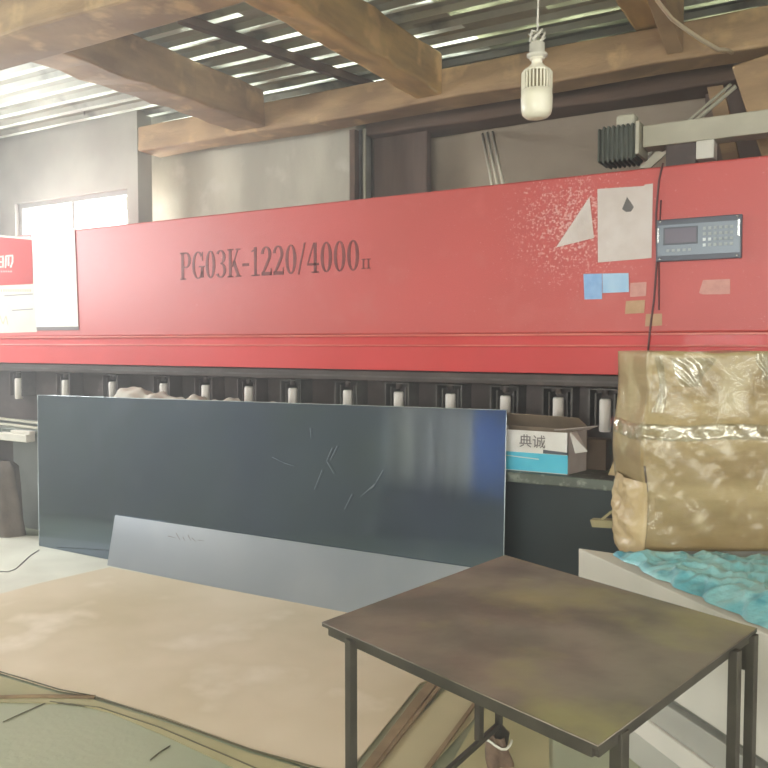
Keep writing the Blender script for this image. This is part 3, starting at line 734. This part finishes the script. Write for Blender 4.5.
# printed characters (two CJK glyphs)
tc = bpy.data.curves.new('label_text', 'FONT'); tc.body = '\u5178\u8bda'; tc.size = Hc*.34; tc.extrude = .0008
to = bpy.data.objects.new('label_text', tc); COL.objects.link(to)
bpy.context.view_layer.update()
dg = bpy.context.evaluated_depsgraph_get(); me = bpy.data.meshes.new_from_object(to.evaluated_get(dg))
bpy.data.objects.remove(to); me.materials.clear(); me.materials.append(M_ink)
o = bpy.data.objects.new('label_lettering', me); COL.objects.link(o); o.parent = ct
o.location = V((cx0_+Wc*.0+onY(519, 450, YC).x-cx0_, YC-.003, zt_+Hc*.62))-ct.location; o.rotation_euler = (R(90), 0, 0)
# brown carton behind it
bx0 = onY(553, 440, YC+.34).x; bx1 = onY(590, 440, YC+.34).x
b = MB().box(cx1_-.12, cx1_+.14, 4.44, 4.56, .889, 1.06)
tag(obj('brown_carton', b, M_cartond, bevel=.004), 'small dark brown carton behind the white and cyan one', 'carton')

# ------------------------------------------------------------------ stack at the right with the big carton
ZS = .72
A = onZ(578.5, 548, ZS); Bn = onZ(757, 630, ZS)
dr = (Bn-A).normalized(); N_ = A+dr*1.9
rr1 = cz(2.0, 3.30); rr2 = cz(2.6, 1.4)
perp = Vector((dr.y, -dr.x, 0))
if perp.dot(RIGHT) > 0: perp = -perp      # towards the camera side (left)
def layer(name, z0, z1, off, m, lab, cat):
    o0 = perp*off
    P = [A+o0, N_+o0, rr2, cz(2.05, 3.20), cz(1.08, 3.24)]
    P = [V((p.x, p.y, z0)) for p in P]
    b = MB(); b.slab(P, (0, 0, z1-z0)); return tag(obj(name, b, m, bevel=.004), lab, cat, 'stacked boards beside the table')
zc_ = lambda u, v: None
layer('base_board', 0, .12, .012, M_greyb, 'grey board lowest of the stack beside the steel table', 'board')
layer('foam_board', .1205, .20, .016, M_white, 'bright white foam layer low in the stack beside the steel table', 'board')
layer('grey_panel', .2005, .30, .004, M_greyb, 'smooth grey panel in the middle of the stack beside the steel table', 'board')
layer('gap_shade_board', .3005, .33, -.03, M_dgrey, 'thin set-back board darkened for the shaded gap in the stack beside the steel table', 'board')  # shade of the gap between layers put into this board's colour
layer('white_crate', .3305, ZS, 0, M_white, 'tall white wrapped block on top of the stack, under the turquoise film', 'crate')
# support under the box
fl = cz(1.12, 3.44); d1 = (RIGHT*1+FWD*-.01).normalized(); d2 = (RIGHT*-.08+FWD).normalized()
zb_ = .73
corner = onZ(645, 551, zb_); print('box corner', corner, corner.dot(FWD), corner.dot(RIGHT))
P4 = lambda c, w, d: [c, c+d1*w, c+d1*w+d2*d, c+d2*d]
Wb, Db = .86, .34
b = MB(); b.slab([V((p.x, p.y, 0)) for p in P4(corner+d1*.02+d2*.03, Wb-.04, Db-.06)], (0, 0, zb_-.002))
tag(obj('support_crate', b, M_greyb), 'plain crate standing under the big brown carton', 'crate')
# big carton
zt2 = onP(645, 352, corner, d2).z; print('box top', zt2)
bc = thing('shipping_carton', corner+d1*.4+d2*.2, 'big brown carton wrapped in shiny clear film on the stack', 'carton')
Hb = zt2-zb_
def boxsurf(p):   # p: 0..1 each; bulge
    x, y_, z = p
    bul = math.sin(z*math.pi)
    sx = .012*bul*math.sin(z*9)-.012*(1-z)*(x < .5)
    dd = .018*math.sin(x*math.pi)*bul + .006*math.sin(x*23+z*11)*math.sin(z*17) + .010*math.exp(-((z-.62)/.03)**2)*-1
    return corner+d1*(x*Wb+ (sx if x < .5 else -sx)*(1-abs(2*x-1)*0)) + d2*(y_*Db - dd*(1-y_)) + V((0, 0, z*Hb + (.004*math.sin(x*14) if z > .99 else 0)))
b = MB()
b.grid(lambda u, w: boxsurf((u, 0, w)), 50, 44); b.grid(lambda u, w: boxsurf((u, 1, w)), 50, 44)
b.grid(lambda u, w: boxsurf((0, u, w)), 12, 44); b.grid(lambda u, w: boxsurf((1, u, w)), 12, 44)
b.grid(lambda u, w: boxsurf((u, w, 0)), 50, 12); b.grid(lambda u, w: boxsurf((u, w, 1)), 50, 12)
import bmesh
ob = obj('carton_body', b, M_box, bc)
bm = bmesh.new(); bm.from_mesh(ob.data); bmesh.ops.remove_doubles(bm, verts=bm.verts, dist=.0008); bmesh.ops.recalc_face_normals(bm, faces=bm.faces); bm.to_mesh(ob.data); bm.free()
# film: wrapped skin with wrinkles slightly outside, bands
def film(z0, z1, out, seed, n=60, nz=8):
    rr = random.Random(seed); ph = [rr.uniform(0, 6) for _ in range(4)]
    def fn(u, w):
        z = z0+(z1-z0)*w; s_ = u*(Db+Wb)
        k = out+.004*math.sin(s_*37+ph[0]+z*20)+.003*math.sin(s_*71+ph[1])*math.sin(z*60+ph[2])
        k *= 1 if 0 < w < 1 else .3
        if s_ < Db: p = boxsurf((0, 1-s_/Db, z)); return p-d1*(k+.012*math.sin(z*7+1)**2)+V((0, 0, .004*math.sin(s_*20)))
        p = boxsurf(((s_-Db)/Wb, 0, z)); return p-d2*k+V((0, 0, .005*math.sin(s_*15+ph[3])))
    return MB().grid(fn, n, nz)
obj('film_band', film(.56, .64, .012, 3, 160), M_wrap2, bc)
obj('film_wrap', film(.0, 1.004, .006, 5, 160, 40), M_wrap, bc)
# glossy vertical crumples at the upper left of the front
def vfold(x0, z0, z1, wd, seed):
    rr = random.Random(seed); a_, b_ = rr.uniform(0, 6), rr.uniform(0, 6)
    def fn(u, w):
        z = z0+(z1-z0)*w; x = x0+wd*(u-.5)*(1-.35*math.sin(w*3+a_))+.012*math.sin(w*5+b_)
        k = .008+.016*math.sin(u*math.pi)*abs(math.sin(u*9+w*7+a_))
        return boxsurf((x, 0, z))-d2*k
    return MB().grid(fn, 16, 30)
for k, a in enumerate(((.055, .70, .98, .05), (.20, .83, .97, .16), (.55, .86, .99, .05))): obj('film_fold', vfold(*a, k+2), M_wrap2, bc)
# slack film bag on the left side low
from mathutils import noise as NZ
def slack(u, w):
    z = -.05+.40*w; a_ = u*math.pi
    rad = (.026+.036*math.sin(w*math.pi)**.7)
    q = boxsurf((0, .4, max(0, z)))-d1*(rad*math.sin(a_))+d2*(-math.cos(a_)*.16)
    rad += .022*NZ.noise(V((q.x*9, q.y*9, q.z*13)))+.012*NZ.noise(q*34)
    return boxsurf((0, .4, max(0, z)))+V((0, 0, min(0, z)*Hb))-d1*(rad*math.sin(a_))+d2*(-math.cos(a_)*.16)
obj('slack_film', MB().grid(slack, 34, 60), M_boxd, bc)
# handle slot
b = MB(); b.slab([boxsurf((.0, 0, .30))-d2*.004+d1*.004, boxsurf((.0, 0, .30))-d2*.004+d1*.012, boxsurf((.0, 0, .43))-d2*.004+d1*.012, boxsurf((.0, 0, .43))-d2*.004+d1*.004], d2*.006)
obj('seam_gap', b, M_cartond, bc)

# turquoise film on top of the stack
pts_in = [onZ(611, 556, ZS), onZ(655, 580, ZS), onZ(700, 600.5, ZS), onZ(757, 627, ZS), onZ(800, 650, ZS)]
pts_out = [onZ(640, 558, ZS), onZ(680, 560, ZS), onZ(720, 560, ZS), onZ(765, 562, ZS), onZ(810, 566, ZS)]
def lerpl(P, t):
    k = t*(len(P)-1); i = min(int(k), len(P)-2); return P[i].lerp(P[i+1], k-i)
def bag(u, w):
    p = lerpl(pts_in, u).lerp(lerpl(pts_out, u), w)
    from mathutils import noise as NZ
    q = p*5
    h = .050*math.sin(w**.6*math.pi*.86)*(min(1, u*5+.3))*(.6+.5*NZ.noise(p*4))
    h += .034*(1-abs(NZ.noise(p*7+Vector((3, 1, 0))))*2.2)*min(1, w*5)*.6 + .016*(1-abs(NZ.noise(p*23))*2.5)*min(1, w*5)*.6
    h = max(h*(1 if w < .96 else .5), .0)+.004
    edge = -.012+.009*math.sin(u*37)+.004*math.sin(u*71+2)
    return p+perp*(edge*(1-w))+V((0, 0, h if w > .01 else .003))
tag(obj('plastic_film', MB().grid(bag, 140, 44), M_blue), 'crumpled turquoise plastic film spread on the white stack below the big carton', 'plastic film')
# pale green wood piece poking out at the left of the box
pz_ = onY(590, 525, 4.05)
b = MB(); b.slab([onY(590, 520, 4.0), onY(640, 522, 4.0), onY(640, 530, 4.0), onY(592, 527, 4.0)], (0, .06, 0))
b.slab([onY(599, 520, 4.02), onY(603, 520, 4.02), onY(613, 512, 4.02), onY(611, 510.5, 4.02)], (0, .02, 0))
tag(obj('wood_offcut', b, M_board2), 'pale greenish batten sticking out beside the big carton', 'batten')
# carton edge piece by shelf at (607,470)
b = MB(); b.slab([onY(608, 475, 4.16), onY(618, 476, 4.16), onY(618, 462, 4.16), onY(613, 462, 4.16)], (0, .02, 0))
tag(obj('film_scrap', b, M_box), 'small tan scrap on the worktable edge beside the big carton', 'scrap')

# ------------------------------------------------------------------ steel table
ZT = .80
tl, tb, trr, tf = onZ(322, 622, ZT), onZ(505, 555, ZT), onZ(757, 628, ZT), onZ(598, 745, ZT)
print('table', tl, tb, trr, tf, [(a-b_).length for a, b_ in ((tl, tb), (tb, trr), (trr, tf), (tf, tl))])
cen = (tl+tb+trr+tf)/4
tab = thing('steel_table', V((cen.x, cen.y, 0)), 'low dark steel-topped work table with thin legs in the foreground', 'table')
b = MB(); b.slab([V((p.x, p.y, ZT-.012)) for p in (tl, tf, trr, tb)], (0, 0, .012)); b.m = [0, 0, 1, 1, 1, 1]; obj('table_top', b, [M_tbl, M_tleg], tab)
fr = MB()
def railb(p, q_, z, hh=.012, ww=.010, m=None, name='apron_rail'):
    p = V((p.x, p.y, z)); q_ = V((q_.x, q_.y, z)); d = (q_-p).normalized(); w_ = V((-d.y, d.x, 0))
    return obj(name, MB().obox((p+q_)/2, (q_-p)/2, w_*ww, (0, 0, hh)), m or M_tleg, tab, bevel=.002)
ins = lambda p, k=.018: p+(V((cen.x, cen.y, ZT))-p).normalized()*k*1.4
L_, F_, R_, B_ = ins(tl), ins(tf), ins(trr), ins(tb)
for a, c in ((L_, F_), (F_, R_), (R_, B_), (B_, L_)): railb(a, c, ZT-.012-.013)
# bright worn rim under the top edges
for a, c in ((tl, tf), (tf, trr)):
    b = MB(); d = (c-a).normalized(); b.tube([V((a.x, a.y, ZT-.002)), V((c.x, c.y, ZT-.002))], .0014, 6); obj('worn_rim', b, M_tblr, tab)
def leg(u, v, zlow=0.0, r=.0125):
    p = onZ(u, v, ZT-.03)
    b = MB().box(p.x-r, p.x+r, p.y-r, p.y+r, zlow, ZT-.013)
    k = Matrix.Rotation(math.atan2((tf-tl).y, (tf-tl).x), 4, 'Z')
    for vv in b.v:
        w_ = k @ V((vv.x-p.x, vv.y-p.y, 0)); vv.x = p.x+w_.x; vv.y = p.y+w_.y
    obj('leg', b, M_tleg, tab, bevel=.002); return p
lgL = leg(351, 645, 0); lgB = leg(500, 566, 0, .011); lgF = leg(619.5, 737, 0, .015); lgR = leg(752, 640, 0, .013); lgR2 = leg(735, 656, 0, .013)
lgB2 = leg(480, 576, .17)
for a, c in ((lgL, lgB),): railb(a, c, .165, .010, .009, name='stretcher')
railb(lgF, lgR2, .165, .010, .009, name='stretcher')
# gusset at the back right corner
b = MB(); d = (lgB-lgR).normalized()
b.slab([V((lgR.x, lgR.y, ZT-.026)), V((lgR.x, lgR.y, ZT-.12)), V((lgR.x, lgR.y, ZT-.12))+d*.04, V((lgR.x, lgR.y, ZT-.026))+d*.16], V((-d.y, d.x, 0))*.006)
obj('gusset', b, M_tleg, tab)
b = MB(); d = (lgR-lgB).normalized()
b.slab([V((lgB.x, lgB.y, .175)), V((lgB.x, lgB.y, .10)), V((lgB.x, lgB.y, .10))+d*.04, V((lgB.x, lgB.y, .15))+d*.05], V((-d.y, d.x, 0))*.006)
obj('gusset', b, M_tleg, tab)
# rag tied on the back leg
def rag(u, w):
    a_ = u*2*math.pi; z = .006+.125*w; r = .036+.010*math.sin(a_*3+w*5)+.016*(1-w)*math.sin(a_*2)
    return V((lgB.x+r*math.cos(a_), lgB.y-.0+r*math.sin(a_), z))
rg = tag(obj('brown_rag', MB().grid(rag, 30, 12), M_rag), 'brown rag wrapped round the foot of the back table leg', 'rag')
obj('pale_strap', MB().tube([V((lgB.x+.05*math.cos(a*.4-2.6), lgB.y+.05*math.sin(a*.4-2.6), .105+.012*math.sin(a))) for a in range(8)], .005, 6), M_ragw, rg)

# ------------------------------------------------------------------ floor covering
def fl_sheet(name, pts, z, t, m, lab, cat, group=None, curl=None):
    P = [onZ(u, v, z+t) for u, v in pts]
    P = [V((p.x, p.y, z)) for p in P]
    b = MB(); b.slab(P, (0, 0, t)); return tag(obj(name, b, m), lab, cat, group)
fl_sheet('pale_concrete_patch', [(-60, 534), (45, 536), (120, 553), (400, 620), (380, 640), (120, 590), (40, 590), (-60, 640)], .0005, .0015, M_pale, 'pale concrete strip in front of the dark steel sheet', 'floor patch')
G = 'cardboard sheets on the floor'
fl_sheet('cardboard_sheet', [(-80, 655), (-60, 610), (40, 583), (110, 567), (345, 612), (450, 633), (520, 645), (420, 683), (348, 772), (320, 769), (250, 748), (165, 717), (95, 696), (60, 690), (0, 672)], .006, .006, M_board, 'largest tan cardboard sheet covering the floor before the steel sheets', 'cardboard', G)
fl_sheet('cardboard_sheet', [(-80, 660), (0, 676), (60, 694), (95, 700), (165, 722), (250, 753), (330, 776), (310, 800), (240, 770), (160, 733), (110, 712), (72, 703), (0, 702), (-80, 704)], .002, .004, M_board2, 'narrow olive cardboard strip along the edge of the largest sheet', 'cardboard', G)
fl_sheet('cardboard_sheet', [(445, 690), (480, 670), (560, 640), (500, 690), (425, 772), (362, 776)], .006, .005, M_board3, 'small tan cardboard piece on the floor seen beneath the table', 'cardboard', G)
fl_sheet('cardboard_sheet', [(485, 705), (520, 670), (548, 690), (550, 800), (430, 800)], .001, .005, M_board2, 'olive cardboard piece beneath the middle of the table', 'cardboard', G)
# raised brown edges (folded cardboard lips)
def lip(name, pts, h, w, m, lab, cat, group=None, z=.006):
    b = MB()
    P = [onZ(u, v, z) for u, v in pts]
    b.tube([p+V((0, 0, h*.5)) for p in P], w, 6)
    for v in b.v: v.z = max(z*.5, v.z)
    return tag(obj(name, b, m), lab, cat, group)
LG = 'folded cardboard edges'
fl_sheet('cardboard_fold', [(344, 790), (428, 680), (441, 678), (366, 776)], .013, .012, M_flute, 'broad brown lath of shaded cardboard on the floor beneath the left table edge', 'fold', 'shaded folds in the floor cardboard')  # brown strips stand for folded cardboard edges and their shade
fl_sheet('cardboard_fold', [(371, 768), (441, 681), (443.5, 683), (376, 768)], .014, .008, M_flute, 'thin brown lath of shaded cardboard parallel to the broad one beneath the table', 'fold', 'shaded folds in the floor cardboard')
fl_sheet('cardboard_fold', [(418, 776), (474, 701), (478, 701), (424, 776)], .013, .008, M_flute, 'thin brown lath of shaded cardboard beneath the middle of the table', 'fold', 'shaded folds in the floor cardboard')
lip('cardboard_lip', [(-60, 655), (0, 672), (60, 690), (95, 696.5)], .004, .003, M_gcrack, 'thin dark edge line of the largest cardboard sheet, far left', 'edge', LG, .012)
lip('cardboard_lip', [(-60, 697), (0, 698), (40, 697), (95, 698)], .008, .010, M_flute, 'brown folded edge of the olive strip at the lower left', 'edge', LG, .006)
lip('cardboard_lip', [(95, 697), (165, 720), (250, 750), (330, 772)], .004, .004, M_gcrack, 'dark long edge line between tan sheet and olive strip', 'edge', LG, .012)
lip('cardboard_lip', [(50, 702), (100, 708), (160, 728), (240, 762), (270, 775)], .003, .004, M_gcrack, 'dark lower edge line of the olive strip beside the green concrete', 'edge', LG, .004)
lip('floor_crack', [(3, 722), (25, 712), (48, 702)], .0, .003, M_gcrack, 'short dark crack in the green concrete at the lower left', 'crack', None, .003)
lip('floor_crack', [(150, 760), (160, 752), (170, 746)], .0, .003, M_gcrack, 'short dark crack in the green concrete nearer the lower middle', 'crack', None, .003)
lip('floor_wire', [(-20, 571), (8, 572), (16, 569), (30, 556), (39, 550)], .002, .004, M_cast, 'thin dark wire on the pale floor before the left end of the steel sheet', 'wire', None, .003)

# ------------------------------------------------------------------ curtains behind the camera (mirrored in the dark sheet)
def curtain(x0, x1, z0, z1, y, m, lab):
    def fn(u, w): return V((x0+(x1-x0)*u, y+.035*math.sin(u*(x1-x0)*34), z0+(z1-z0)*w))
    g = MB().grid(fn, 60, 4)
    if isinstance(m, list): g.m = [1 if (i % 60) % 14 in (5, 6, 7, 8, 12, 13) else 0 for i in range(len(g.f))]
    tag(obj('window_curtain', g, m, solid=.003), lab, 'curtain')
curtain(-8.0, -6.2, .8, 2.75, YF+.12, [M_curtain, M_curtaind], 'grey streaked curtain at the far window behind the viewer')
curtain(-6.19, -5.3, .8, 2.75, YF+.16, M_curtblue, 'blue curtain at the far window behind the viewer')

# ------------------------------------------------------------------ light
w = bpy.data.worlds.new('world'); SC.world = w; w.use_nodes = True
bg = w.node_tree.nodes['Background']; bg.inputs[0].default_value = lin((244, 244, 240)); bg.inputs[1].default_value = 5
def area(name, loc, rot, sx, sy, e, c=(1, 1, 1)):
    l = bpy.data.lights.new(name, 'AREA'); l.shape = 'RECTANGLE'; l.size = sx; l.size_y = sy; l.energy = e; l.color = c
    o = bpy.data.objects.new(name, l); COL.objects.link(o); o.location = loc; o.rotation_euler = rot
area('fill_front_window', (0, YF-.25, 1.95), (R(90), 0, 0), 5.1, 2.0, 560, (1, .96, .90))  # fill light set outside the added front window
area('fill_right_window', (XR+.25, -1, 1.95), (R(90), 0, R(90)), 4.9, 2.0, 150, (1, .97, .92))  # fill light set outside the added right window
area('fill_side_window', (XL-.25, 2.6, 2.8), (R(90), 0, R(-90)), 3.5, 1.3, 350, (.97, .98, 1))  # added side light, pales the left part of the machine
area('daylight_back_window', (-7.0, 5.85, 2.72), (R(90), 0, R(180)), 1.75, .85, 110, (.96, .99, 1))
area('daylight_curtain_window', (-6.65, YF-.3, 1.95), (R(90), 0, 0), 2.5, 1.7, 240, (1, .98, .94))
# haze volume added for the window glare and low contrast
hb = MB().box(XL-.6, XR+.6, YF-.6, YB+.8, -.05, ROOFZ+.6)
hm = bpy.data.materials.new('glare_haze'); hm.use_nodes = True
hn = hm.node_tree; hn.nodes.remove(hn.nodes['Principled BSDF']); hv = hn.nodes.new('ShaderNodeVolumeScatter')
hv.inputs['Color'].default_value = (1, .98, .95, 1); hv.inputs['Density'].default_value = .035; hv.inputs['Anisotropy'].default_value = .55
hn.links.new(hv.outputs[0], hn.nodes['Material Output'].inputs['Volume'])
hz = obj('glare_haze', hb, hm); tag(hz, 'thin pale haze added for the glare, filling the workshop', 'haze', kind='stuff')

SC.view_settings.view_transform = 'Standard'; SC.view_settings.look = 'None'
SC.view_settings.gamma = 1; SC.view_settings.use_curve_mapping = False
SC.view_settings.exposure = 0.15
for o in SC.objects:
    if '_o' in o: del o['_o']
